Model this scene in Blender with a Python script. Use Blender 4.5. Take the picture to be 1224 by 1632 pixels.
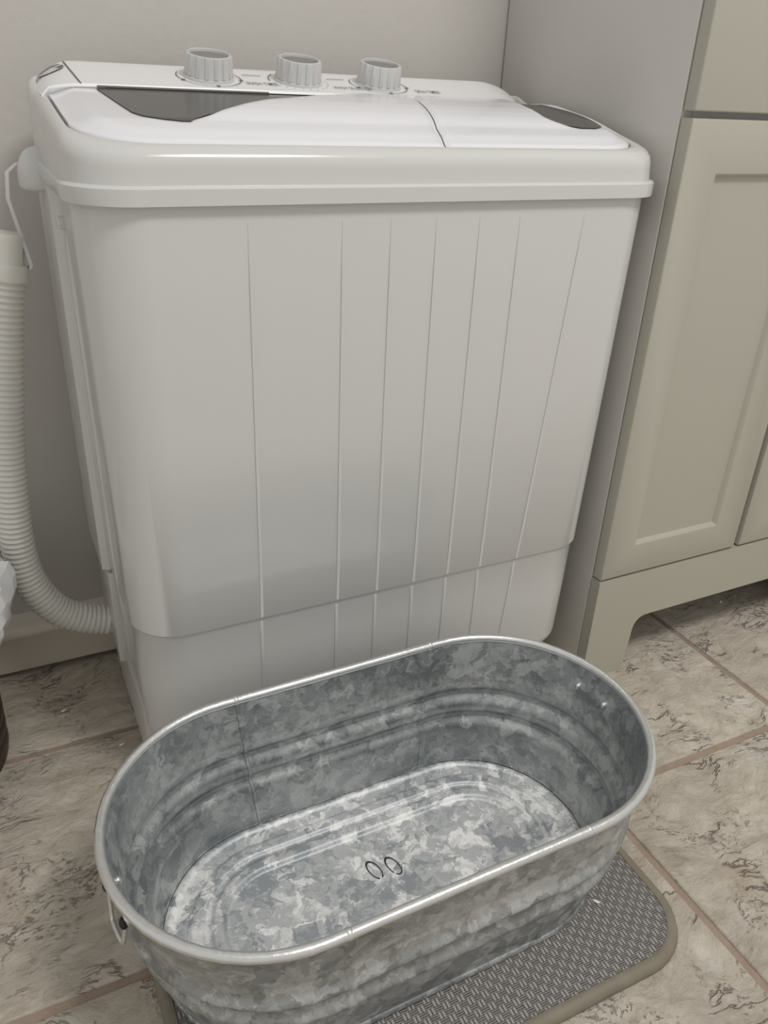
import bpy, bmesh, math, random
from mathutils import Vector, Matrix
random.seed(7)
for o in list(bpy.data.objects): bpy.data.objects.remove(o)
scn = bpy.context.scene
C = scn.collection
# ------------------------------------------------------------------ camera
S = 0.742                      # camera height in metres; all plan numbers below are in units of S
PITCH, YAW, ROLL, FPX = 0.488315, 0.473186, 0.046954, 1282.64
fw = Vector((math.cos(PITCH)*math.sin(YAW), math.cos(PITCH)*math.cos(YAW), -math.sin(PITCH)))
r = fw.cross(Vector((0,0,1))).normalized(); u = r.cross(fw)
r2 = r*math.cos(ROLL)+u*math.sin(ROLL); u2 = r2.cross(fw)
cd = bpy.data.cameras.new('camera'); cam = bpy.data.objects.new('camera', cd); C.objects.link(cam)
cd.sensor_fit = 'VERTICAL'; cd.sensor_height = 36; cd.lens = FPX/1632*36; cd.clip_start = 0.02
m = Matrix((r2, u2, -fw)).transposed().to_4x4(); m.translation = (0,0,S); cam.matrix_world = m
scn.camera = cam
# ------------------------------------------------------------------ world, lights, exposure
w = bpy.data.worlds.new('world'); scn.world = w; w.use_nodes = True
w.node_tree.nodes['Background'].inputs[0].default_value = (1,.985,.955,1)
w.node_tree.nodes['Background'].inputs[1].default_value = 0.58
def area(name, loc, size, power, col, shape='DISK', tgt=None):
    l = bpy.data.lights.new(name,'AREA'); l.shape = shape; l.size = size; l.energy = power; l.color = col
    o = bpy.data.objects.new(name,l); C.objects.link(o); o.location = loc
    if tgt: o.rotation_euler = (Vector(tgt)-Vector(loc)).to_track_quat('-Z','Y').to_euler()
    return o
LAMP = (0.75, -0.40, 2.32)
area('ceiling_lamp_light', LAMP, 0.55, 25, (1,.97,.93))
vs = scn.view_settings
vs.view_transform = 'Standard'; vs.look = 'None'; vs.gamma = 1; vs.use_curve_mapping = False
vs.exposure = 0.0
# ------------------------------------------------------------------ materials
def mat(name, col=(.8,.8,.8), rough=.5, metal=0.0, spec=.5, coat=0.0):
    m = bpy.data.materials.new(name); m.use_nodes = True
    b = m.node_tree.nodes['Principled BSDF']
    b.inputs['Base Color'].default_value = (*col,1); b.inputs['Roughness'].default_value = rough
    b.inputs['Metallic'].default_value = metal; b.inputs['Specular IOR Level'].default_value = spec
    b.inputs['Coat Weight'].default_value = coat
    return m
class NT:
    def __init__(s, m): s.t = m.node_tree; s.b = s.t.nodes['Principled BSDF']
    def n(s, typ, **kw):
        nd = s.t.nodes.new(typ)
        for k,v in kw.items():
            if k in nd.inputs: s.set(nd,k,v)
            else: setattr(nd,k,v)
        return nd
    def set(s, nd, k, v):
        if hasattr(v,'is_output'): s.t.links.new(v, nd.inputs[k])
        else: nd.inputs[k].default_value = v
    def noise(s, vec, scale, detail=4, rough=.55, dist=0):
        nd = s.t.nodes.new('ShaderNodeTexNoise'); s.set(nd,'Vector',vec)
        for k,v in (('Scale',scale),('Detail',detail),('Roughness',rough),('Distortion',dist)): nd.inputs[k].default_value = v
        return nd.outputs['Fac']
    def noisec(s, vec, scale, detail=3):
        nd = s.t.nodes.new('ShaderNodeTexNoise'); s.set(nd,'Vector',vec)
        nd.inputs['Scale'].default_value = scale; nd.inputs['Detail'].default_value = detail
        return nd.outputs['Color']
    def vor(s, vec, scale, feature='F1', out='Distance', rnd=1):
        nd = s.t.nodes.new('ShaderNodeTexVoronoi'); nd.feature = feature; s.set(nd,'Vector',vec)
        nd.inputs['Scale'].default_value = scale; nd.inputs['Randomness'].default_value = rnd
        return nd.outputs[out]
    def math(s, op, a, b=0.0, c=0.0, clamp=False):
        nd = s.t.nodes.new('ShaderNodeMath'); nd.operation = op; nd.use_clamp = clamp
        for i,v in enumerate((a,b,c)): s.set(nd,i,v)
        return nd.outputs[0]
    def vmath(s, op, a, b=(0,0,0)):
        nd = s.t.nodes.new('ShaderNodeVectorMath'); nd.operation = op
        s.set(nd,0,a); s.set(nd,1,b); return nd.outputs[0]
    def ramp(s, fac, stops, interp='LINEAR'):
        nd = s.t.nodes.new('ShaderNodeValToRGB'); s.set(nd,'Fac',fac); e = nd.color_ramp.elements; nd.color_ramp.interpolation = interp
        while len(e) < len(stops): e.new(.5)
        for i,(p,c) in enumerate(stops):
            e[i].position = p; e[i].color = (*c,1) if isinstance(c,tuple) else (c,c,c,1)
        return nd.outputs['Color']
    def mix(s, fac, a, b, blend='MIX'):
        nd = s.t.nodes.new('ShaderNodeMix'); nd.data_type = 'RGBA'; nd.blend_type = blend
        s.set(nd,0,fac)
        for i,v in ((6,a),(7,b)):
            s.set(nd,i,(*v,1) if isinstance(v,tuple) else v)
        return nd.outputs[2]
    def pos(s): return s.t.nodes.new('ShaderNodeNewGeometry').outputs['Position']
    def scale(s, vec, sc, loc=(0,0,0), rot=(0,0,0)):
        nd = s.t.nodes.new('ShaderNodeMapping'); s.set(nd,'Vector',vec)
        nd.inputs['Scale'].default_value = sc; nd.inputs['Location'].default_value = loc; nd.inputs['Rotation'].default_value = rot
        return nd.outputs[0]
    def bump(s, h, strength=.3, dist=.002):
        nd = s.t.nodes.new('ShaderNodeBump'); s.set(nd,'Height',h)
        nd.inputs['Strength'].default_value = strength; nd.inputs['Distance'].default_value = dist
        s.t.links.new(nd.outputs[0], s.b.inputs['Normal']); return nd
    def col(s, c): s.t.links.new(c, s.b.inputs['Base Color'])
    def rough(s, c): s.t.links.new(c, s.b.inputs['Roughness'])
    def sep(s, vec):
        nd = s.t.nodes.new('ShaderNodeSeparateXYZ'); s.set(nd,0,vec); return nd.outputs
M = {}
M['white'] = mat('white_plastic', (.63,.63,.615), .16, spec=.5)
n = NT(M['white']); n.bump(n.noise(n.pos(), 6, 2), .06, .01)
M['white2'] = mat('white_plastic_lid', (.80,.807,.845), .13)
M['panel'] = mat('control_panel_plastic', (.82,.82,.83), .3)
M['knob'] = mat('knob_plastic', (.62,.62,.61), .32)
M['knobcap'] = mat('knob_cap_grey', (.22,.22,.205), .4)
M['smoke'] = mat('smoked_window', (.060,.058,.055), .16, spec=.14)
M['dark'] = mat('gap_shade', (.02,.02,.02), .6)  # near black, painted shade for the gap below the control panel
M['black'] = mat('black_rubber', (.012,.012,.012), .5)
M['ink'] = mat('grey_print', (.16,.16,.16), .6)
M['base'] = mat('machine_base_plastic', (.60,.58,.54), .4)
M['hose'] = mat('hose_plastic', (.72,.71,.66), .35)
M['wall'] = mat('painted_wall', (.55,.525,.49), .6)
n = NT(M['wall']); p = n.pos()
n.col(n.mix(n.noise(p,2.5,3), (.555,.53,.495), (.595,.57,.535)))
n.bump(n.math('ADD', n.noise(p,85,3,.5), n.math('MULTIPLY', n.noise(p,22,2), 1.2)), .16, .003)
M['ceil'] = mat('ceiling_paint', (.85,.84,.82), .8)
M['baseb'] = mat('baseboard_paint', (.76,.70,.60), .35)
n = NT(M['baseb']); n.bump(n.noise(n.pos(),18,2),.15,.004)
M['cab'] = mat('cabinet_paint', (.445,.430,.362), .38)
n = NT(M['cab']); p = n.pos()
n.bump(n.noise(n.scale(p,(60,60,6)),3,3), .05, .002)
M['cabside'] = mat('cabinet_side_panels', (.62,.60,.57), .42)  # carcass panels, paler and more neutral than the doors
M['grout'] = mat('grout', (.27,.205,.155), .9)
n = NT(M['grout']); n.col(n.mix(n.noise(n.pos(),60,3), (.27,.205,.155), (.42,.33,.265)))
n.bump(n.noise(n.pos(),300,2), .4, .002)
# travertine look tile
M['tile'] = mat('stone_tile', (.5,.44,.36), .42)
n = NT(M['tile']); p0 = n.pos()
rnd = n.t.nodes.new('ShaderNodeObjectInfo').outputs['Random']
off = n.t.nodes.new('ShaderNodeCombineXYZ')
n.set(off,0,n.math('MULTIPLY',rnd,17.0)); n.set(off,1,n.math('MULTIPLY',rnd,31.0))
p = n.vmath('ADD', p0, off.outputs[0])
def warp(vec, sc, amp, det=3):
    w_ = n.vmath('SCALE', n.vmath('SUBTRACT', n.noisec(vec,sc,det), (.5,.5,.5))); w_.node.inputs['Scale'].default_value = amp
    return n.vmath('ADD', vec, w_)
pw = warp(warp(p,6,.10),26,.022)
st = n.scale(pw, (1,2.4,1), rot=(0,0,.18))
fl = n.noise(st, 22, 10, .78)
big = n.noise(p, 5, 4, .6)
c = n.ramp(fl, [(.30,(.42,.35,.275)),(.42,(.70,.615,.505)),(.52,(.81,.73,.615)),(.66,(.92,.85,.74))])
c = n.mix(n.ramp(big, [(.34,.45),(.50,0.0)]), c, (.58,.50,.405))
lp = n.ramp(n.noise(pw,11,3), [(.60,0.0),(.68,.55)])
c = n.mix(lp, c, (.88,.83,.74))
rust = n.ramp(n.noise(pw,6.3,3), [(.64,0.0),(.72,.45)])
c = n.mix(rust, c, (.60,.43,.26))
st2 = n.scale(pw, (1,3.6,1), rot=(0,0,.12))
rid = n.math('ABSOLUTE', n.math('SUBTRACT', n.noise(st2,7,5,.6), .5))
vein = n.math('MULTIPLY', n.ramp(rid, [(0.0,1.0),(.005,.7),(.014,0.0)]), n.ramp(n.noise(p,16,4), [(.52,0.0),(.60,1.0)]))
c = n.mix(n.math('MULTIPLY',vein,.55), c, (.22,.165,.12))
pit = n.math('MULTIPLY', n.ramp(n.noise(n.scale(pw,(1,1.7,1)),130,4,.65), [(.545,0.0),(.60,1.0)]), n.ramp(n.noise(pw,10,5,.65), [(.53,0.0),(.62,1.0)]))
c = n.mix(n.math('MULTIPLY',pit,.60), c, (.20,.155,.12))
n.col(c)
n.rough(n.ramp(big, [(.3,.55),(.7,.42)]))
hgt = n.math('SUBTRACT', n.math('ADD', n.math('MULTIPLY',fl,1.1), n.math('MULTIPLY',n.noise(pw,120,4),.25)), n.math('ADD', n.math('MULTIPLY',vein,.7), n.math('MULTIPLY',pit,.5)))
n.bump(hgt, 1.0, .007)
# galvanised steel
def galv(name, lo, hi, rough=.38, metal=.75, sp=42, band=None):
    m = mat(name, (.4,.42,.43), rough, metal)
    n = NT(m); p = n.pos()
    def wp(vec, sc, amp, det=4):
        w_ = n.vmath('SCALE', n.vmath('SUBTRACT', n.noisec(vec,sc,det), (.5,.5,.5))); w_.node.inputs['Scale'].default_value = amp
        return n.vmath('ADD', vec, w_)
    pw = wp(wp(p,45,.03),160,.012)
    c1 = n.sep(n.vor(pw, sp, out='Color'))[0]; c2 = n.sep(n.vor(pw, sp*2.1, out='Color'))[1]; c3 = n.sep(n.vor(pw, sp*4.5, out='Color'))[2]
    v = n.math('ADD', n.math('ADD', n.math('MULTIPLY',c1,.42), n.math('MULTIPLY',c2,.34)), n.math('MULTIPLY',c3,.16))
    v = n.math('ADD', v, n.math('MULTIPLY', n.math('SUBTRACT', n.noise(p,11,6,.65),.5), .8))
    v = n.math('ADD', v, n.math('MULTIPLY', n.math('SUBTRACT', n.noise(pw,120,4,.6),.5), .35))
    mid = tuple(a*.62+b*.38 for a,b in zip(lo,hi))
    c = n.ramp(v, [(.20,lo),(.42,mid),(.52,mid),(.58,tuple(a*.35+b*.65 for a,b in zip(lo,hi))),(.80,hi)])
    if band:     # whitish dried water line at one height
        z = n.sep(p)[2]; g = n.math('MULTIPLY', n.math('ABSOLUTE', n.math('SUBTRACT', n.math('ADD', z, n.math('MULTIPLY', n.math('SUBTRACT', n.noise(p,14,4),.5), .02)), band*S)), 1/.013)
        g = n.ramp(g, [(.3,1.0),(1.0,0.0)])
        g = n.math('MULTIPLY', g, n.ramp(n.noise(p,140,5,.7), [(.38,0.0),(.62,.75)]))
        c = n.mix(g, c, (.62,.63,.62))
    n.col(c)
    n.rough(n.ramp(v, [(.2,rough-.05),(.8,rough+.16)]))
    n.bump(n.math('ADD', n.noise(p,30,3), n.math('MULTIPLY',v,.10)), .12, .003)
    return m
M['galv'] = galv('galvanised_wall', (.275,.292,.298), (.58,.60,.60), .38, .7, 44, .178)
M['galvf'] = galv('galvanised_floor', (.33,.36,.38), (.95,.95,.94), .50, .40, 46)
M['rim'] = mat('rim_zinc', (.72,.73,.72), .30, .85)
n = NT(M['rim']); n.bump(n.noise(n.pos(),110,3), .25, .002)
M['mark'] = mat('black_ink_mark', (.035,.035,.045), .5)
# woven mat
M['weave'] = mat('woven_mat', (.2,.19,.18), .8, spec=.2)
n = NT(M['weave']); p = n.scale(n.pos(), (1,1,1), rot=(0,0,0))
A = 1/.0075; sx, sy, _ = n.sep(n.scale(p, (A,A*1.25,A)))
ck = n.math('MODULO', n.math('ADD', n.math('FLOOR', n.math('ADD',sx,400)), n.math('FLOOR', n.math('ADD',sy,400))), 2.0)
fx = n.math('FRACT', n.math('MULTIPLY',n.math('ADD',sx,400),2.0)); fy = n.math('FRACT', n.math('MULTIPLY',n.math('ADD',sy,400),3.0))
sa = n.math('SINE', n.math('MULTIPLY',fx,math.pi)); sb = n.math('SINE', n.math('MULTIPLY',fy,math.pi))
hh = n.math('ADD', n.math('MULTIPLY', ck, sa), n.math('MULTIPLY', n.math('SUBTRACT',1.0,ck), sb))
cb = n.math('MULTIPLY', hh, n.math('ADD', .75, n.math('MULTIPLY', ck, .35)))
cb = n.math('ADD', cb, n.math('MULTIPLY', n.math('SUBTRACT', n.noise(p,400,2), .5), .5))
n.col(n.ramp(cb, [(.05,(.07,.064,.06)),(.45,(.225,.212,.202)),(1.0,(.37,.355,.34))]))
n.bump(hh, .7, .002)
M['bind'] = mat('mat_binding', (.235,.205,.155), .6)
n = NT(M['bind']); n.col(n.mix(n.noise(n.pos(),40,3), (.16,.14,.10), (.27,.24,.185))); n.bump(n.noise(n.pos(),200,2),.2,.002)
M['brown'] = mat('brown_plastic', (.045,.030,.022), .45)
M['bag'] = mat('thin_white_plastic', (.80,.80,.80), .28)
b = M['bag'].node_tree.nodes['Principled BSDF']; b.inputs['Transmission Weight'].default_value = .35; b.inputs['IOR'].default_value = 1.1
M['rice'] = mat('rice_white', (.85,.82,.74), .5)
M['lampm'] = mat('lamp_diffuser', (.95,.95,.93), .4)
# ------------------------------------------------------------------ mesh helpers (plan units -> metres)
def empty(name, loc, label, cat, group=None):
    o = bpy.data.objects.new(name, None); C.objects.link(o); o.location = Vector(loc)*S; o.empty_display_size = .05
    o['label'] = label; o['category'] = cat
    if group: o['group'] = group
    return o
def tag(o, label, cat, group=None):
    o['label'] = label; o['category'] = cat
    if group: o['group'] = group
    return o
def wloc(o):
    v = Vector((0,0,0))
    while o: v += o.location; o = o.parent
    return v
def mesh(name, verts, faces, ma, parent=None, org=None, smooth=40, kind=None):
    base = wloc(parent) if parent else (Vector(org)*S if org else Vector((0,0,0)))
    if org and parent: base = Vector(org)*S
    me = bpy.data.meshes.new(name)
    me.from_pydata([(Vector(v)*S-base) for v in verts], [], faces)
    bm = bmesh.new(); bm.from_mesh(me); bmesh.ops.recalc_face_normals(bm, faces=bm.faces[:]); bm.to_mesh(me); bm.free()
    if smooth:
        for q in me.polygons: q.use_smooth = True
        me.set_sharp_from_angle(angle=math.radians(smooth))
    me.materials.append(ma)
    o = bpy.data.objects.new(name, me); C.objects.link(o)
    o.parent = parent
    o.location = base-(wloc(parent) if parent else Vector((0,0,0)))
    if kind: o['kind'] = kind
    return o
def loft(cs, cap0=False, cap1=False, close=True):
    n = len(cs[0]); v = [p for c in cs for p in c]; f = []
    for i in range(len(cs)-1):
        for j in range(n if close else n-1):
            k = (j+1)%n; f.append((i*n+j, i*n+k, (i+1)*n+k, (i+1)*n+j))
    if cap0: f.append(tuple(range(n)))
    if cap1: f.append(tuple(range((len(cs)-1)*n, len(cs)*n)))
    return v, f
def joinvf(*parts):
    V, F = [], []
    for v,f in parts:
        o = len(V); V += list(v); F += [tuple(i+o for i in q) for q in f]
    return V, F
def rrect(x0,x1,y0,y1,rF,rB,n=10,m=14):
    """rounded rectangle, anticlockwise from the front left; rF front radius, rB back radius"""
    P = []
    def arc(cx,cy,rr,a0):
        for i in range(n+1):
            a = math.radians(a0+90*i/n); P.append((cx+rr*math.cos(a), cy+rr*math.sin(a)))
    def seg(a,b):
        for i in range(1,m): P.append((a[0]+(b[0]-a[0])*i/m, a[1]+(b[1]-a[1])*i/m))
    arc(x0+rF,y0+rF,rF,180); seg(P[-1],(x1-rF,y0)); arc(x1-rF,y0+rF,rF,270); seg(P[-1],(x1,y1-rB))
    arc(x1-rB,y1-rB,rB,0); seg(P[-1],(x0+rB,y1)); arc(x0+rB,y1-rB,rB,90); seg(P[-1],(x0,y0+rF))
    return P
def box(x0,x1,y0,y1,z0,z1,b=0.0):
    if b <= 0:
        v = [(x,y,z) for z in (z0,z1) for y in (y0,y1) for x in (x0,x1)]
        return v, [(0,2,3,1),(4,5,7,6),(0,1,5,4),(2,6,7,3),(0,4,6,2),(1,3,7,5)]
    bm = bmesh.new(); bmesh.ops.create_cube(bm, size=1)
    for q in bm.verts: q.co = Vector(((x0+x1)/2+q.co.x*(x1-x0), (y0+y1)/2+q.co.y*(y1-y0), (z0+z1)/2+q.co.z*(z1-z0)))
    bmesh.ops.bevel(bm, geom=bm.edges[:], offset=b, segments=3, profile=.5, affect='EDGES')
    bm.verts.index_update(); v = [tuple(q.co) for q in bm.verts]; f = [tuple(q.index for q in fc.verts) for fc in bm.faces]; bm.free()
    return v, f
def tube(path, rad, n=12, cap=True):
    """path: list of points, rad: number or list"""
    cs = []; P = [Vector(p) for p in path]; up = None
    for i,p in enumerate(P):
        t = (P[min(i+1,len(P)-1)]-P[max(i-1,0)]).normalized()
        if up is None:
            up = Vector((0,0,1)) if abs(t.z) < .9 else Vector((0,1,0))
        a = (up-t*up.dot(t)).normalized(); up = a; b = t.cross(a)
        rr = rad[i] if isinstance(rad,(list,tuple)) else rad
        cs.append([tuple(p+(a*math.cos(2*math.pi*k/n)+b*math.sin(2*math.pi*k/n))*rr) for k in range(n)])
    return loft(cs, cap, cap)
def catmull(P, k=10):
    P = [Vector(p) for p in P]; Q = [2*P[0]-P[1]]+P+[2*P[-1]-P[-2]]; out = []
    for i in range(1,len(Q)-2):
        for j in range(k):
            t = j/k; a,b,c,d = Q[i-1],Q[i],Q[i+1],Q[i+2]
            out.append(.5*((2*b)+(c-a)*t+(2*a-5*b+4*c-d)*t*t+(-a+3*b-3*c+d)*t**3))
    out.append(P[-1]); return out
def interp(x, xs, ys):
    if x <= xs[0]: return ys[0]
    for i in range(len(xs)-1):
        if x <= xs[i+1]: return ys[i]+(ys[i+1]-ys[i])*(x-xs[i])/(xs[i+1]-xs[i])
    return ys[-1]
def interps(x, xs, ys, w_=.012):
    return sum(interp(x+w_*k/3,xs,ys) for k in range(-3,4))/7
def sm(a,b,x):
    t = min(1,max(0,(x-a)/(b-a))); return t*t*(3-2*t)
def lathe(prof, cx, cy, n=40, ripple=None):
    cs = []
    for rr,z in prof:
        cs.append([(cx+(rr+(ripple(k/n,z) if ripple else 0))*math.cos(2*math.pi*k/n), cy+(rr+(ripple(k/n,z) if ripple else 0))*math.sin(2*math.pi*k/n), z) for k in range(n)])
    return loft(cs, True, True)
def ell(c, rx, ry, rz, ang=0, n=10, m=6):
    cs = []
    for i in range(m+1):
        a = math.pi*(i+.15)/(m+.3)-math.pi/2
        cs.append([(c[0]+(rx*math.cos(t)*math.cos(ang)-ry*math.sin(t)*math.sin(ang))*math.cos(a), c[1]+(rx*math.cos(t)*math.sin(ang)+ry*math.sin(t)*math.cos(ang))*math.cos(a), c[2]+rz*math.sin(a)) for t in [2*math.pi*k/n for k in range(n)]])
    return loft(cs, True, True)
# ------------------------------------------------------------------ room
WY = 1.392                                   # back wall plane
XL, XR, YF, ZC = -1.75, 2.55, -2.0, 3.2          # extent of the modelled wall and floor, lamp height
mesh('wall_back', *box(XL-.1,XR+.1,WY,WY+.12,-.1,ZC), M['wall'], org=((XL+XR)/2,WY,0), kind='structure')
floor = mesh('floor', *box(XL,XR,YF,WY,-.06,-.0045), M['grout'], org=(0,0,-.0045), smooth=0, kind='structure')
T, G = .4485, .0062
gx0, gy0 = .752, .674
def tile_mesh():
    v, f = box(-T/2+G,T/2-G,-T/2+G,T/2-G,-.014,0,.0035)
    me = bpy.data.meshes.new('tile'); me.from_pydata([Vector(q)*S for q in v],[],f)
    for q in me.polygons: q.use_smooth = True
    me.set_sharp_from_angle(angle=math.radians(40)); me.materials.append(M['tile']); return me
tme = tile_mesh()
for i in range(-5,5):
    for j in range(-5,3):
        cx, cy = gx0+(i+.5)*T, gy0+(j+.5)*T
        if cx-T/2 < XL-.3 or cx+T/2 > XR+.3 or cy-T/2 < YF-.3: continue
        o = bpy.data.objects.new('tile', tme); C.objects.link(o); o.parent = floor
        o.location = Vector((cx*S,cy*S,random.uniform(-.0004,.0006)))-floor.location
# baseboard along the back wall: flat board with a rounded ledge on top
prof = [(WY,.012),(1.338,.012),(1.336,.020),(1.338,.078),(1.334,.083),(1.329,.090),(1.330,.097),(1.337,.1025),(1.350,.104),(WY,.101)]
cs = [[(x,y,z) for y,z in prof] for x in (XL,.905)]
mesh('baseboard_back', *loft(cs,True,True), M['baseb'], org=(0,WY,.012), smooth=50, kind='structure')
# ceiling lamp (out of view, gives the room its light)
lamp = empty('ceiling_lamp', (LAMP[0]/S,LAMP[1]/S,ZC), 'round white ceiling lamp above the washing machine', 'lamp')
mesh('lamp_housing', *lathe([(.40,ZC-.002),(.41,ZC-.02),(.41,ZC-.05),(.385,ZC-.055)],LAMP[0]/S,LAMP[1]/S), M['lampm'], lamp)
# ------------------------------------------------------------------ cabinet
CX, CF = .908, .910                          # left side, front plane
cab = empty('cabinet', (CX+.34,1.15,0), 'tall sage grey painted cabinet with framed doors and arched skirt', 'cabinet')
CW, CT = .69, 2.3
mesh('carcass', *joinvf(box(CX,CX+.022,CF+.0245,1.388,0,CT,.0015), box(CX+CW-.022,CX+CW,CF+.0245,1.388,0,CT,.0015),
     box(CX+.022,CX+CW-.022,1.37,1.388,.14,CT), box(CX+.022,CX+CW-.022,CF+.024,1.37,.2,.225), box(CX+.022,CX+CW-.022,CF+.024,1.37,CT-.02,CT),
     box(CX+.022,CX+CW-.022,CF+.024,1.37,.97,.99)), M['cabside'], cab)
# skirt with arch cut-out and two legs
def skirt():
    lw, zt, zb, rr = .105, .2255, .123, .028
    out = [(CX,0),(CX+lw-.006,0)]
    for i in range(9):
        a = math.radians(180-90*i/8); out.append((CX+lw+rr+rr*math.cos(a), zb-rr+rr*math.sin(a)))
    for i in range(9):
        a = math.radians(90-90*i/8); out.append((CX+CW-lw-rr+rr*math.cos(a), zb-rr+rr*math.sin(a)))
    out += [(CX+CW-lw+.006,0),(CX+CW,0),(CX+CW,zt),(CX,zt)]
    return loft([[(x,CF+.0225,z) for x,z in out],[(x,CF+.002,z) for x,z in out],[(x,CF,z) for x,z in out]],True,True)
o = mesh('skirt', *skirt(), M['cab'], cab)
def shaker(x0,x1,z0,z1,fr):
    b = .0025; y0, y1 = CF, CF+.0215
    fx0,fx1,fz0,fz1 = x0+fr,x1-fr,z0+fr*.95,z1-fr*1.1
    R = lambda i,y: [(x0+i,y,z0+i),(x1-i,y,z0+i),(x1-i,y,z1-i),(x0+i,y,z1-i)]
    Q = lambda i,y: [(fx0+i,y,fz0+i),(fx1-i,y,fz0+i),(fx1-i,y,fz1-i),(fx0+i,y,fz1-i)]
    return loft([R(0,y1),R(0,y0+b),R(b*.4,y0+b*.3),R(b,y0),Q(-.001,y0),Q(.001,y0+.001),Q(.006,y0+.0085)],True,True)
dw = .328
for k in range(2):
    x0 = CX+.001+k*(dw+.014)
    mesh('door', *shaker(x0,x0+dw,.2295,.9765,.064), M['cab'], cab, smooth=30)
    d = mesh('drawer_front', *box(x0,x0+dw,CF,CF+.0225,.985,1.32,.0025), M['cab'], cab)
    mesh('door', *shaker(x0,x0+dw,1.33,CT-.02,.064), M['cab'], cab, smooth=30)
# ------------------------------------------------------------------ washing machine
wm = empty('washing_machine', (.49,1.12,0), 'white twin tub washing machine with three knobs standing beside the cabinet', 'washing machine')
WX0, WX1, WF, WB = .092, .897, .905, 1.325
def lvl(z, ix, iy, rF, rB=.05, ib=0.0, zf=None):
    return [(x,y,zf(y,x) if zf else z) for x,y in rrect(WX0+ix,WX1-ix,WF+iy,WB-ib,rF,rB)]
ZS = .309
zb = lambda d: (lambda y,x: interp(y,[1.06,1.10],[.088,.122])+d)
body = [lvl(.885,.012,.009,.070), lvl(.86,.0105,.0085,.071), lvl(.60,.0125,.0135,.071), lvl(ZS+.003,.0155,.0195,.071),
        lvl(ZS,.0175,.0215,.070), lvl(ZS-.004,.0195,.0235,.069), lvl(.22,.0205,.025,.069)]
for i in range(7):
    a = math.pi/2*i/6; body.append(lvl(0,.0225+.028*(1-math.cos(a)),.028+.028*(1-math.cos(a)),.068-.02*(1-math.cos(a)),zf=zb(.028-.028*math.sin(a))))
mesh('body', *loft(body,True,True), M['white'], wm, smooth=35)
# front ribs, above and below the step
def frontY(z): return WF+interp(z,[.08,.22,ZS-.004,ZS+.003,.6,.86],[.03,.025,.0235,.0195,.0135,.0085])
xt = [.282,.397,.461,.524,.587,.6485,.753]; xb = [.284,.402,.467,.531,.592,.653,.7245]
for a,b in zip(xt,xb):
    for z1,z0 in ((.857,ZS+.004),(ZS-.006,.125)):
        cs = []
        for i in range(9):
            z = z1+(z0-z1)*i/8; x = b+(a-b)*(z-ZS)/(.857-ZS); y = frontY(z); e = .0003 if i in (0,8) else .0015
            cs.append([(x-.0030,y+.002,z),(x-.0021,y-e,z),(x+.0021,y-e,z),(x+.0030,y+.002,z)])
        mesh('rib', *loft(cs,True,True), M['white'], wm, smooth=35)
# base under the shell, with feet
mesh('base', *loft([[(x,y,z) for x,y in rrect(.112,.872,.975,1.31,.03,.03)] for z in (.026,.14)],True,True), M['base'], wm)
for x in (.135,.852):
    for y in (1.00,1.165,1.285):
        if y == 1.165 and x > .5: continue
        mesh('foot', *lathe([(.017,.0),(.018,.004),(.016,.03)],x-.004,y,20), M['black'], wm)
# ribs and raised strip on the left side
cs = []
for z in (.300,.880):
    cs.append([(.1085,1.155,z),(.0965,1.162,z),(.0960,1.30,z),(.1085,1.31,z)])
mesh('side_cover', *loft(cs,True,True), M['white'], wm, smooth=30)
mesh('side_cover', *box(.1035,.118,1.155,1.30,.116,.292,.003), M['white'], wm)
cs = []
for i in range(9):
    z = .865+(.17-.865)*i/8; x = WX0+interp(z,[.08,.22,ZS-.004,ZS+.003,.6,.86],[.0225,.0205,.0195,.0155,.0125,.0105]); e = -.001 if i in (0,8) else .0020
    cs.append([(x+.003,1.066,z),(x-e,1.071,z),(x-e,1.082,z),(x+.003,1.087,z)])
mesh('side_rib', *loft(cs,True,True), M['white'], wm)
mesh('clip', *box(.094,.106,1.062,1.076,.832,.846,.002), M['white'], wm)
# top frame with lip
zt = lambda y,x=.2: interp(y,[.905,.93,1.07,1.17,1.262,1.288,1.33],[.9315,.9345,.953,.968,.975,.990,.992])+.0105*sm(.6,.85,x)*sm(.98,1.10,y)*(1-sm(1.2,1.3,y))
top = [lvl(.885,.014,.012,.068), lvl(.8765,.006,.004,.070), lvl(.8765,.001,0,.072), lvl(.878,0,0,.073), lvl(.8935,0,0,.073), lvl(.8955,.0015,.0015,.073), lvl(.8965,.0055,.0045,.073)]
def zz(d): return lambda y,x: zt(y,x)+d
top += [lvl(0,.0065,.0055,.074,zf=zz(-.022)), lvl(0,.0065,.0055,.075,zf=zz(-.016)), lvl(0,.0078,.0072,.076,zf=zz(-.009)), lvl(0,.0105,.0110,.078,zf=zz(-.0035)), lvl(0,.0145,.0165,.081,zf=zz(-.0005)),
        lvl(0,.018,.022,.084,zf=zz(.0008)), lvl(0,.0205,.0255,.086,zf=zz(.0008)), lvl(0,.0215,.0270,.087,zf=zz(-.0005)), lvl(0,.0218,.0275,.087,zf=zz(-.02))]
mesh('top_frame', *loft(top,True,False), M['white'], wm, smooth=35)
mesh('tub_well', *loft([[(x,y,zt(y)-.016) for x,y in rrect(WX0+.018,WX1-.018,WF+.022,WB-.005,.08,.05)]],True,False), M['base'], wm)
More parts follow.
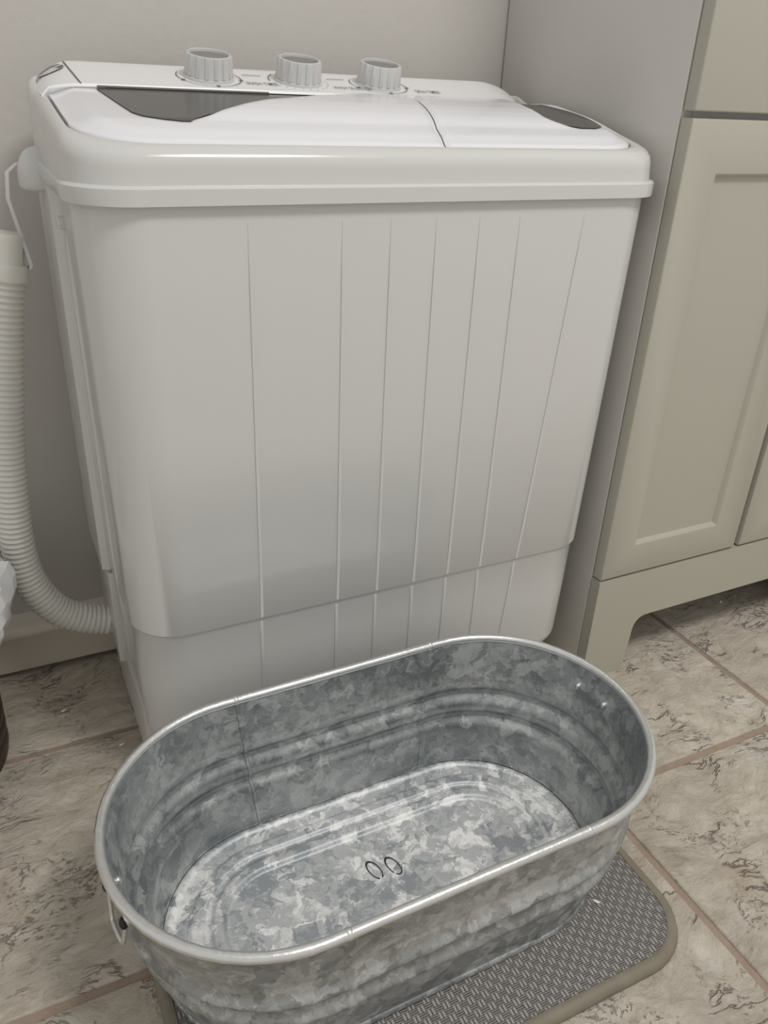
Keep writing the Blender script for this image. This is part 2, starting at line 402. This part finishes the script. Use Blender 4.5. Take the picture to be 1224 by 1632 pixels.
# lids: one height field, split along the slanted seam
DX0, DX1, DY0, DY1, DR = .1155, .8735, .9345, 1.186, .086
XLB = ([.99,1.03,1.08,1.13,1.186],[.240,.280,.341,.430,.525])
XRB = ([1.0,1.03,1.10,1.186],[.795,.766,.780,.800])
def deck(x, y):
    z = interp(y,[.93,.945,.97,1.0,1.186],[.9355,.9415,.9485,.9555,.980])
    d = min(x-DX0, DX1-x)
    H = interp(y,[1.0,1.015,1.03,1.055,1.08,1.13,1.186],[0,.0045,.0075,.0098,.011,.0105,.007])
    mk = sm(-.006,.016,x-interps(y,*XLB))*sm(-.006,.016,interps(y,*XRB)-x)
    z = z+H*mk
    d = min(d, y-DY0)
    if min(x-DX0,DX1-x) < DR and y < DY0+DR:
        cx = DX0+DR if x < .5 else DX1-DR
        d = DR-math.hypot(x-cx, y-DY0-DR)
    k = sm(-.002,.034,d)
    return (zt(min(y,1.2),x)+.0022)*(1-k)+z*k
def ylo(x):
    d = min(x-DX0, DX1-x)
    if d >= DR: return DY0
    return DY0+DR-math.sqrt(max(0,DR*DR-(DR-d)**2))
seam = lambda y: .539+(y-.93)*.325
def lid(name, a, b, left):
    nx, ny = 90, 46; cs = []
    for i in range(nx+1):
        t = i/nx; t = t if not left else 1-(1-t)
        # denser columns at the rounded outer end
        t = (t**1.6) if left else 1-(1-t)**1.6
        x0 = a+(b-a)*t; row = []
        lo = ylo(x0)
        for j in range(ny+1):
            y = lo+(DY1-lo)*j/ny
            k = (x0-a)/(b-a) if left else (b-x0)/(b-a)
            x = x0+(seam(y)-seam(.93))*sm(.3,1,k)
            z = deck(x,y)
            if j == 0: z -= .008
            elif j == 1: y = lo+.0012; z = deck(x,y)-.0015
            e = (left and i == nx) or (not left and i == 0)
            if e: z -= .004
            elif i in (0,nx): z -= .008
            row.append((x,y,z))
        cs.append(row)
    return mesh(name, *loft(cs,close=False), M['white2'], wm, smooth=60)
wash = lid('wash_lid', DX0, .5385, True)
spin = lid('spin_lid', .5400, DX1, False)
def window(name, ys, fl, fr, par):
    cs = []
    for y in ys:
        a,b = fl(y),fr(y); cs.append([(a+(b-a)*k/30,y,deck(a+(b-a)*k/30,y)+.0013) for k in range(31)])
    return mesh(name, *loft(cs,close=False), M['smoke'], par, smooth=60)
ys = [.9905+(1.184-.9905)*i/30 for i in range(31)]
window('window', ys, lambda y: interp(y,[.99,.994,1.0,1.012,1.03,1.08,1.184],[.236,.218,.206,.193,.186,.181,.172]), lambda y: interps(y,*XLB)-.001, wash)
ys = [1.003+(1.184-1.003)*i/30 for i in range(31)]
window('window', ys, lambda y: interps(y,*XRB)+.004, lambda y: interp(y,[1.0,1.012,1.025,1.04,1.06,1.12,1.184],[.815,.838,.851,.859,.864,.864,.852]), spin)
# control panel
PY0, PY1, PZ0, PZ1 = 1.188, 1.297, .9845, 1.0105
PX0, PX1 = .1075, .886
def pz(x, y):
    t = (y-PY0)/(PY1-PY0)
    e = .028*(max(0,.085-(PX1-x))/.085)**2*(.25+.75*t)+.026*(max(0,.055-(x-PX0))/.055)**2*(.25+.75*t)
    return PZ0+(PZ1-PZ0)*t-e
cs = []
def px(x,y):   # the right end of the panel is cut on a slant
    return x-.072*sm(.66,PX1,x)*max(0,min(1,(PY1-y)/(PY1-PY0)))
for i in range(81):
    x = PX0+(PX1-PX0)*i/80; d = min(x-PX0,PX1-x); yb = PY1+.018-(.03*(1-sm(0,.05,d)))
    row = [(x,PY0+.004,.955),(x,PY0+.001,pz(x,PY0)-.006),(x,PY0,pz(x,PY0)-.0025),(x,PY0+.002,pz(x,PY0+.002)+.0006)]
    for j in range(1,13):
        y = PY0+.002+(yb-.012-PY0-.002)*j/12; row.append((x,y,pz(x,min(y,PY1))))
    row += [(x,yb-.005,pz(x,PY1)-.002),(x,yb,pz(x,PY1)-.008),(x,yb,.93)]
    if i in (0,80): row = [(a,b,c if k in (0,len(row)-1) else c-.008) for k,(a,b,c) in enumerate(row)]
    cs.append([(px(a,b),b,c) for a,b,c in row])
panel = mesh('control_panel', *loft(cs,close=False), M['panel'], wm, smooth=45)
# dark strip painted as the shade under the panel edge over the wash window
mesh('slot_shade', *box(.186,.56,PY0-.0022,PY0+.002,.974,.9822), M['dark'], wm)
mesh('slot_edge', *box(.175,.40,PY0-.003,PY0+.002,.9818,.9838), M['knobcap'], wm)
# end cap line and hand grip opening
cs = []
for i in range(9):
    y = PY0+.001+(PY1-.004-PY0)*i/8; x = .156-.006*(i/8); cs.append([(x-.0011,y,pz(x,y)+.0008),(x+.0011,y,pz(x,y)+.0008)])
mesh('cap_joint', *loft(cs,close=False), M['ink'], panel)
g = [(.130+.0175*math.cos(t), 1.272+.016*math.sin(t)) for t in [2*math.pi*k/32 for k in range(32)]]
gv = [(x,y,pz(x,y)+.0012) for x,y in g]
mesh('grip_opening', gv, [tuple(range(32))], M['knobcap'], panel)
gv = [(.1135+.033*t, 1.268+.008*t+w_, pz(.1135+.033*t,1.268+.008*t+w_)+.0018) for w_ in (-.0018,.0018) for t in (0,.5,1)]
mesh('grip_bar', gv, [(0,1,4,3),(1,2,5,4)], M['panel'], panel)
tilt = math.atan2(PZ1-PZ0, PY1-PY0)
ey = Vector((0,math.cos(tilt),math.sin(tilt))); en = Vector((0,-math.sin(tilt),math.cos(tilt))); ex = Vector((1,0,0))
def onp(x, y, a, b, c): # point on the panel: plan centre x,y plus local offsets
    p = Vector((x,y,PZ0+(PZ1-PZ0)*(y-PY0)/(PY1-PY0)))
    q = p+ex*a+ey*b+en*c; return (q.x,q.y,q.z)
def disc(x,y,prof,n=96,rip=0,cap0=True,cap1=True):
    cs = []
    for rr,h,k in prof:
        ring = []
        for i in range(n):
            a = 2*math.pi*i/n; d = 0
            if k: d = rip if (i%(n//16)) in (0,1) else 0
            ring.append(onp(x,y,(rr+d)*math.cos(a),(rr+d)*math.sin(a),h))
        cs.append(ring)
    return loft(cs,cap0,cap1)
def arcstrip(x,y,r0,w_,a0,a1,n=48):
    V = []
    for i in range(n+1):
        a = math.radians(a0+(a1-a0)*i/n)
        for rr in (r0,r0+w_): V.append(onp(x,y,rr*math.cos(a),rr*math.sin(a),.0012))
    return V, [(2*i,2*i+1,2*i+3,2*i+2) for i in range(n)]
KN = [(.333,1.243),(.464,1.243),(.5925,1.243)]
for k,(x,y) in enumerate(KN):
    kb = mesh('knob', *disc(x,y,[(.0345,.0,0),(.0345,.003,0),(.0318,.0035,0),(.0315,.005,1),(.0300,.0275,1),(.0292,.0300,1),(.0278,.0306,0),(.0268,.0300,0),(.0262,.0262,0)],96,.0016,True,True), M['knob'], wm, smooth=32)
    mesh('cap', *disc(x,y,[(.0262,.0263,0),(.0258,.0268,0)],48,0,True,True), M['knobcap'], kb)
    if k != 1:
        mesh('ring_mark', *arcstrip(x,y,.0435,.0014,150,400), M['ink'], panel)
        for a in (205,272,345):
            rr = .0442; V = [onp(x,y,rr*math.cos(math.radians(a))+.0032*math.cos(t),rr*math.sin(math.radians(a))+.0032*math.sin(t),.0014) for t in [2*math.pi*q/12 for q in range(12)]]
            mesh('mark_dot', V, [tuple(range(12))], M['ink'], panel)
    else:
        mesh('ring_mark', *arcstrip(x,y,.0425,.0014,135,185), M['ink'], panel)
        for a in range(200,390,15):
            rr = .0435; V = [onp(x,y,rr*math.cos(math.radians(a))+.0012*math.cos(t),rr*math.sin(math.radians(a))+.0012*math.sin(t),.0014) for t in [2*math.pi*q/8 for q in range(8)]]
            mesh('mark_dot', V, [tuple(range(8))], M['ink'], panel)
for x in (.3995,.530):
    V = [onp(x,1.262,a,b,.0012) for a,b in ((-.014,-.001),(.014,-.001),(.014,.001),(-.014,.001))]
    mesh('printed_line', V, [(0,1,2,3)], M['ink'], panel)
def text(body, x, y, width):
    cu = bpy.data.curves.new('lettering','FONT'); cu.body = body; cu.align_x = 'CENTER'; cu.align_y = 'CENTER'; cu.size = 1; cu.offset = .004; cu.space_character = 1.12
    to = bpy.data.objects.new('lettering', cu); C.objects.link(to)
    bpy.context.view_layer.update()
    dg = bpy.context.evaluated_depsgraph_get(); me = bpy.data.meshes.new_from_object(to.evaluated_get(dg))
    bpy.data.objects.remove(to)
    xs = [v.co.x for v in me.vertices]; k = width/(max(xs)-min(xs))
    V = [onp(x,y,v.co.x*k,v.co.y*k*2.6,.0012) for v in me.vertices]; F = [tuple(q.vertices) for q in me.polygons]
    mesh('lettering', V, F, M['ink'], panel, smooth=0)
text('WASH TIMER', .403, 1.2205, .047)
text('WASH SELECTOR', .540, 1.218, .060)
text('SPIN TIMER', .664, 1.216, .042)
# bracket on the left side that carries the hose strap
bc = (.099,1.225); brx, bry = .031, .030
cs = []
for z,f in ((.858,.84),(.860,.94),(.864,1.0),(.880,1.0),(.884,.98),(.891,.91),(.898,.80),(.904,.66),(.908,.48),(.910,.26),(.911,.05)):
    cs.append([(bc[0]+brx*f*math.cos(a), bc[1]+bry*f*math.sin(a), z) for a in [2*math.pi*k/32 for k in range(32)]])
mesh('hose_bracket', *loft(cs,True,True), M['white'], wm, smooth=50)
# drain hose: cuff on top, corrugated run, bend into the machine
HY = 1.24
strap_pts = [(.0695,1.235,.889),(.056,1.235,.878),(.052,1.235,.846),(.0675,1.235,.760),(.0655,1.235,.7545),(.052,1.235,.7525)]
cs = []
for i,pnt in enumerate(strap_pts):
    x,y,z = pnt; cs.append([(x-.0022,y-.006,z),(x+.0022,y-.006,z+.0005),(x+.0022,y+.006,z+.0005),(x-.0022,y+.006,z)])
mesh('hose_strap', *loft(cs,True,True), M['white'], wm, smooth=30)
hp = [(.108,HY,.150),(.100,HY,.1505),(.064,HY,.163),(.026,HY,.188),(-.0005,HY,.230),(-.0145,HY,.278),(-.0175,HY,.345),(-.012,HY,.43),(-.003,HY,.52),(.009,HY,.60),(.023,HY,.69),(.033,HY,.742)]
path = catmull(hp,60)
# resample evenly, then ripple
L = [0]
for a,b in zip(path,path[1:]): L.append(L[-1]+(b-a).length)
pitch = .0088; NR = int(L[-1]/pitch); step = L[-1]/(NR*6); pts = []; k = 0
for i in range(NR*6+1):
    d = i*step
    while k < len(L)-2 and L[k+1] < d: k += 1
    t = (d-L[k])/max(1e-9,L[k+1]-L[k]); pts.append(path[k].lerp(path[k+1],t))
rad = [.0245+.0019*math.cos(2*math.pi*i/6) for i in range(len(pts))]
hose = mesh('drain_hose', *tube(pts,rad,28), M['hose'], wm, smooth=70)
hose['label'] = 'white corrugated drain hose curving up to a plain cuff'
t = (path[-1]-path[-8]).normalized()
def along(d): q = path[-1]+t*d; return (q.x,q.y,q.z)
pr = [(0,.0255),(.0,.028),(.018,.0285),(.021,.0275),(.0225,.0225),(.055,.0218),(.060,.0225),(.061,.0220),(.0605,.0195),(.045,.019)]
mesh('cuff', *tube([along(d+1e-5*i) for i,(d,_) in enumerate(pr)],[q for _,q in pr],32), M['hose'], hose, smooth=40)
# ------------------------------------------------------------------ mat
MX0,MX1,MY0,MY1 = .045,.716,.402,.845
fm = empty('floor_mat', ((MX0+MX1)/2,(MY0+MY1)/2,0), 'grey basket weave floor mat with rounded corners under the metal tub', 'mat')
R0 = lambda i,z: [(x,y,z) for x,y in rrect(MX0+i,MX1-i,MY0+i,MY1-i,.085-i*.9,.085-i*.9,10,6)]
mesh('mat_field', *loft([R0(.013,.0015),R0(.013,.0145),R0(.016,.0155)],True,True), M['weave'], fm, smooth=30)
mesh('mat_binding', *loft([R0(.003,.0005),R0(.0005,.003),R0(0,.008),R0(.002,.0135),R0(.006,.0165),R0(.0125,.0172),R0(.0150,.0165),R0(.0155,.0145)],True,False), M['bind'], fm, smooth=60)
# ------------------------------------------------------------------ galvanised tub
TC = (.3685,.655); TH = .0103; ZM = .0175
tub = empty('galvanised_tub', (TC[0],TC[1],ZM), 'oval galvanised steel tub with ribbed sides standing on the woven mat', 'tub')
ct, sn = math.cos(TH), math.sin(TH)
def tw(u_,v_,z): return (TC[0]+u_*ct-v_*sn, TC[1]+u_*sn+v_*ct, z)
NA, NS = 28, 16
def stad(L_, r_, z):
    P = []
    for i in range(NA+1):
        a = -math.pi/2+math.pi*i/NA; P.append((L_+r_*math.cos(a), r_*math.sin(a)))
    for i in range(1,NS): P.append((L_-2*L_*i/NS, r_))
    for i in range(NA+1):
        a = math.pi/2+math.pi*i/NA; P.append((-L_+r_*math.cos(a), r_*math.sin(a)))
    for i in range(1,NS): P.append((-L_+2*L_*i/NS, -r_))
    return [tw(a,b,z) for a,b in P]
LR, RR, ZR = .169, .1885, .2461
LB, RB = .147, .1625
def wallr(z):
    t = (z-ZM)/(ZR-ZM)
    g = lambda c,s: math.exp(-((z-c)/s)**2)
    return LB+(LR-LB)*t, RB+(RR-RB)*t+.0095*g(.147,.0105)+.0095*g(.106,.0105)-.002*g(.175,.006)
zs = [ZM+.004+(ZR-ZM-.004)*i/56 for i in range(57)]
outer = [stad(*wallr(z),z) for z in zs]; inner = [stad(wallr(z)[0],wallr(z)[1]-.0028,z) for z in reversed(zs)]
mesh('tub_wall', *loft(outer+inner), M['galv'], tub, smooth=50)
# base crimp + stamped floor
mesh('base_crimp', *loft([stad(LB,RB-.012,ZM+.0003),stad(LB,RB+.001,ZM+.0003),stad(LB,RB+.0035,ZM+.003),stad(LB,RB+.0035,ZM+.008),stad(LB,RB+.0015,ZM+.0105),stad(LB,RB-.002,ZM+.0105)]), M['galv'], tub, smooth=40)
def fz(d):   # height of the floor at distance d from its edge
    z = ZM+.0085
    z += .0035*sm(.000,.006,d) if d < .006 else .0035
    z -= .0030*sm(.008,.014,d)
    z += .0042*sm(.030,.037,d)-.0042*sm(.048,.055,d)
    z += .0040*sm(.058,.064,d)-.0055*sm(.074,.082,d)
    return z
ds = [i*.00155 for i in range(60)]+[.10,.115,.13,.145,.158]
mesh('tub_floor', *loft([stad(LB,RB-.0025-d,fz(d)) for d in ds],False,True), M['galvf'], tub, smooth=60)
# rolled rim wire
rp = [Vector(q) for q in stad(LR,RR+.0005,ZR)]
def ring(P, rad, n=12, jit=0):
    N = len(P); cs = []
    for i in range(N):
        t = (P[(i+1)%N]-P[i-1]).normalized(); a = t.cross(Vector((0,0,1))).normalized(); b = Vector((0,0,1))
        q = rad*(1+jit*(random.random()-.5))
        cs.append([tuple(P[i]+(a*math.cos(2*math.pi*k/n)+b*math.sin(2*math.pi*k/n))*q) for k in range(n)])
    cs.append(cs[0]); return loft(cs)
mesh('rim', *ring(rp,.0062,12,.10), M['rim'], tub, smooth=70)
# vertical lock seams at the four joints of straight and round panels
def seam_strip(u_,sgn):
    cs = []
    for z in zs:
        L_,r_ = wallr(z); k = u_*L_/LR
        for_in = r_-.0028
        cs.append([tw(k-.0035,sgn*(for_in+.0005),z),tw(k-.0022,sgn*(for_in-.0016),z),tw(k+.0022,sgn*(for_in-.0016),z),tw(k+.0035,sgn*(for_in+.0005),z)])
    mesh('seam', *loft(cs,True,True), M['galv'], tub, smooth=50)
    cs = []
    for z in zs[2:]:
        L_,r_ = wallr(z); k = u_*L_/LR
        cs.append([tw(k-.006,sgn*(r_-.0005),z),tw(k-.004,sgn*(r_+.0014),z),tw(k+.004,sgn*(r_+.0014),z),tw(k+.006,sgn*(r_-.0005),z)])
    mesh('seam', *loft(cs,True,True), M['galv'], tub, smooth=50)
    mesh('seam_fold', *ell(tw(u_,sgn*(RR+.0005),ZR),.007,.0070,.0070), M['rim'], tub)
for u_ in (-.150,.155):
    for sgn in (1,-1): seam_strip(u_,sgn)
# end handles: two ears and a drop bail on each round end
A0 = math.radians(9)
for e in (-1,1):
    for s_ in (-1,1):
        a = A0+math.radians(8)*s_; z = .212; L_,r_ = wallr(z); rr = r_+.002
        pu, pv = e*(L_+rr*math.cos(a)), e*rr*math.sin(a)
        ear = mesh('handle_ear', *joinvf(ell(tw(pu,pv,z),.006,.007,.008), ell(tw(e*(L_+(rr-.007)*math.cos(a)),e*(rr-.007)*math.sin(a),z),.0045,.005,.005)), M['rim'], tub)
        mesh('bushing', *ell(tw(e*(L_+(rr+.005)*math.cos(a)),e*(rr+.005)*math.sin(a),z-.002),.005,.007,.007), M['black'], ear)
        mesh('rivet', *ell(tw(e*(L_+(r_-.003)*math.cos(a)),e*(r_-.003)*math.sin(a),z),.0022,.0045,.0045), M['galv'], tub)
    P = []
    L_,r_ = wallr(.212)
    for i in range(21):
        t = i/20; a = A0+math.radians(-8+16*t); dz = .046*min(1,6*t,6*(1-t))**.7; L2,rr = wallr(.212-dz)
        rr = r_+.005+.003*dz/.046; P.append(tw(e*(L_+rr*math.cos(a)), e*rr*math.sin(a), .212-dz))
    hb = mesh('handle', *tube(P,.0026,10), M['rim'], tub)
# handwritten pair of rings on the tub floor
def ringmark(px, py, a_, b_, rot, a0, a1):
    z = fz(.12)+.0006; V = []; N = 40
    for i in range(N+1):
        t = math.radians(a0+(a1-a0)*i/N)
        for k in (1-.13,1+.10*(.6+.4*math.sin(t))):
            x = a_*k*math.cos(t); y = b_*k*math.sin(t)
            V.append((px+x*math.cos(rot)-y*math.sin(rot), py+x*math.sin(rot)+y*math.cos(rot), z))
    return V, [(2*i,2*i+1,2*i+3,2*i+2) for i in range(N)]
mesh('painted_zero', *ringmark(.3566,.6736,.0080,.0165,.25,-75,250), M['mark'], tub, smooth=0)
mesh('painted_zero', *ringmark(.3840,.6693,.0080,.0165,.25,-130,215), M['mark'], tub, smooth=0)
# ------------------------------------------------------------------ brown bin with bag, at the left edge
BC = (-.208,1.153)
bin_ = empty('waste_bin', (*BC,0), 'dark brown round waste bin with ridged sides near the baseboard', 'bin')
pr = [(.108,.0),(.117,.003),(.120,.012)]
for i in range(10):
    z = .02+i*.028; pr += [(.120+.0006*i,z),(.1225+.0006*i,z+.005),(.1225+.0006*i,z+.02),(.120+.0006*i,z+.025)]
pr += [(.1275,.312),(.1305,.316),(.1275,.320),(.1225,.316),(.115,.06)]
mesh('bin_body', *lathe(pr,*BC,56), M['brown'], bin_, smooth=35)
def bag():
    rnd_ = random.Random(3); cs = []; n_ = 120
    ph = [(rnd_.uniform(0,6.28),rnd_.randint(5,31),rnd_.uniform(.3,1)) for _ in range(13)]
    for i,(rr,z) in enumerate([(.104,.06),(.108,.16),(.1115,.240),(.118,.2505),(.128,.254),(.137,.258),(.150,.264),(.162,.258),(.170,.240),(.173,.222),(.170,.205),(.163,.190),(.150,.182),(.138,.186)]):
        ring_ = []
        for k in range(n_):
            a = 2*math.pi*k/n_; d = 0 if i < 5 else max(.1345-rr, sum(w_*math.sin(f*a+p_+i*.55*(1 if q%2 else -1)) for q,(p_,f,w_) in enumerate(ph))*.0030)
            ring_.append((BC[0]+(rr+d)*math.cos(a), BC[1]+(rr+d)*math.sin(a), z+.074+d*1.2+(.010*math.sin(3*a+1) if i > 5 else 0)))
        cs.append(ring_)
    return loft(cs)
tag(mesh('bin_liner', *bag(), M['bag'], org=(*BC,.24), smooth=18), 'crumpled white plastic bag folded over the brown bin rim', 'bag')
# ------------------------------------------------------------------ stray grains of rice
for (x,y,z,a,lb) in [(.6176,.5096,.0165,2.2,'single grain of rice lying on the woven mat'),
                 (.0033,1.2076,.0012,.3,'white crumb on the floor tile nearest the baseboard'),
                 (.0817,1.0841,.0012,.2,'white crumb on the floor beside the front corner of the washing machine'),
                 (1.3777,1.0072,.0012,.4,'white crumb on the floor under the cabinet skirt')]:
    tag(mesh('rice_grain', *ell((x,y,z+.0012),.0055,.0021,.0019,a), M['rice'], org=(x,y,z)), lb, 'crumb', 'stray white crumbs')
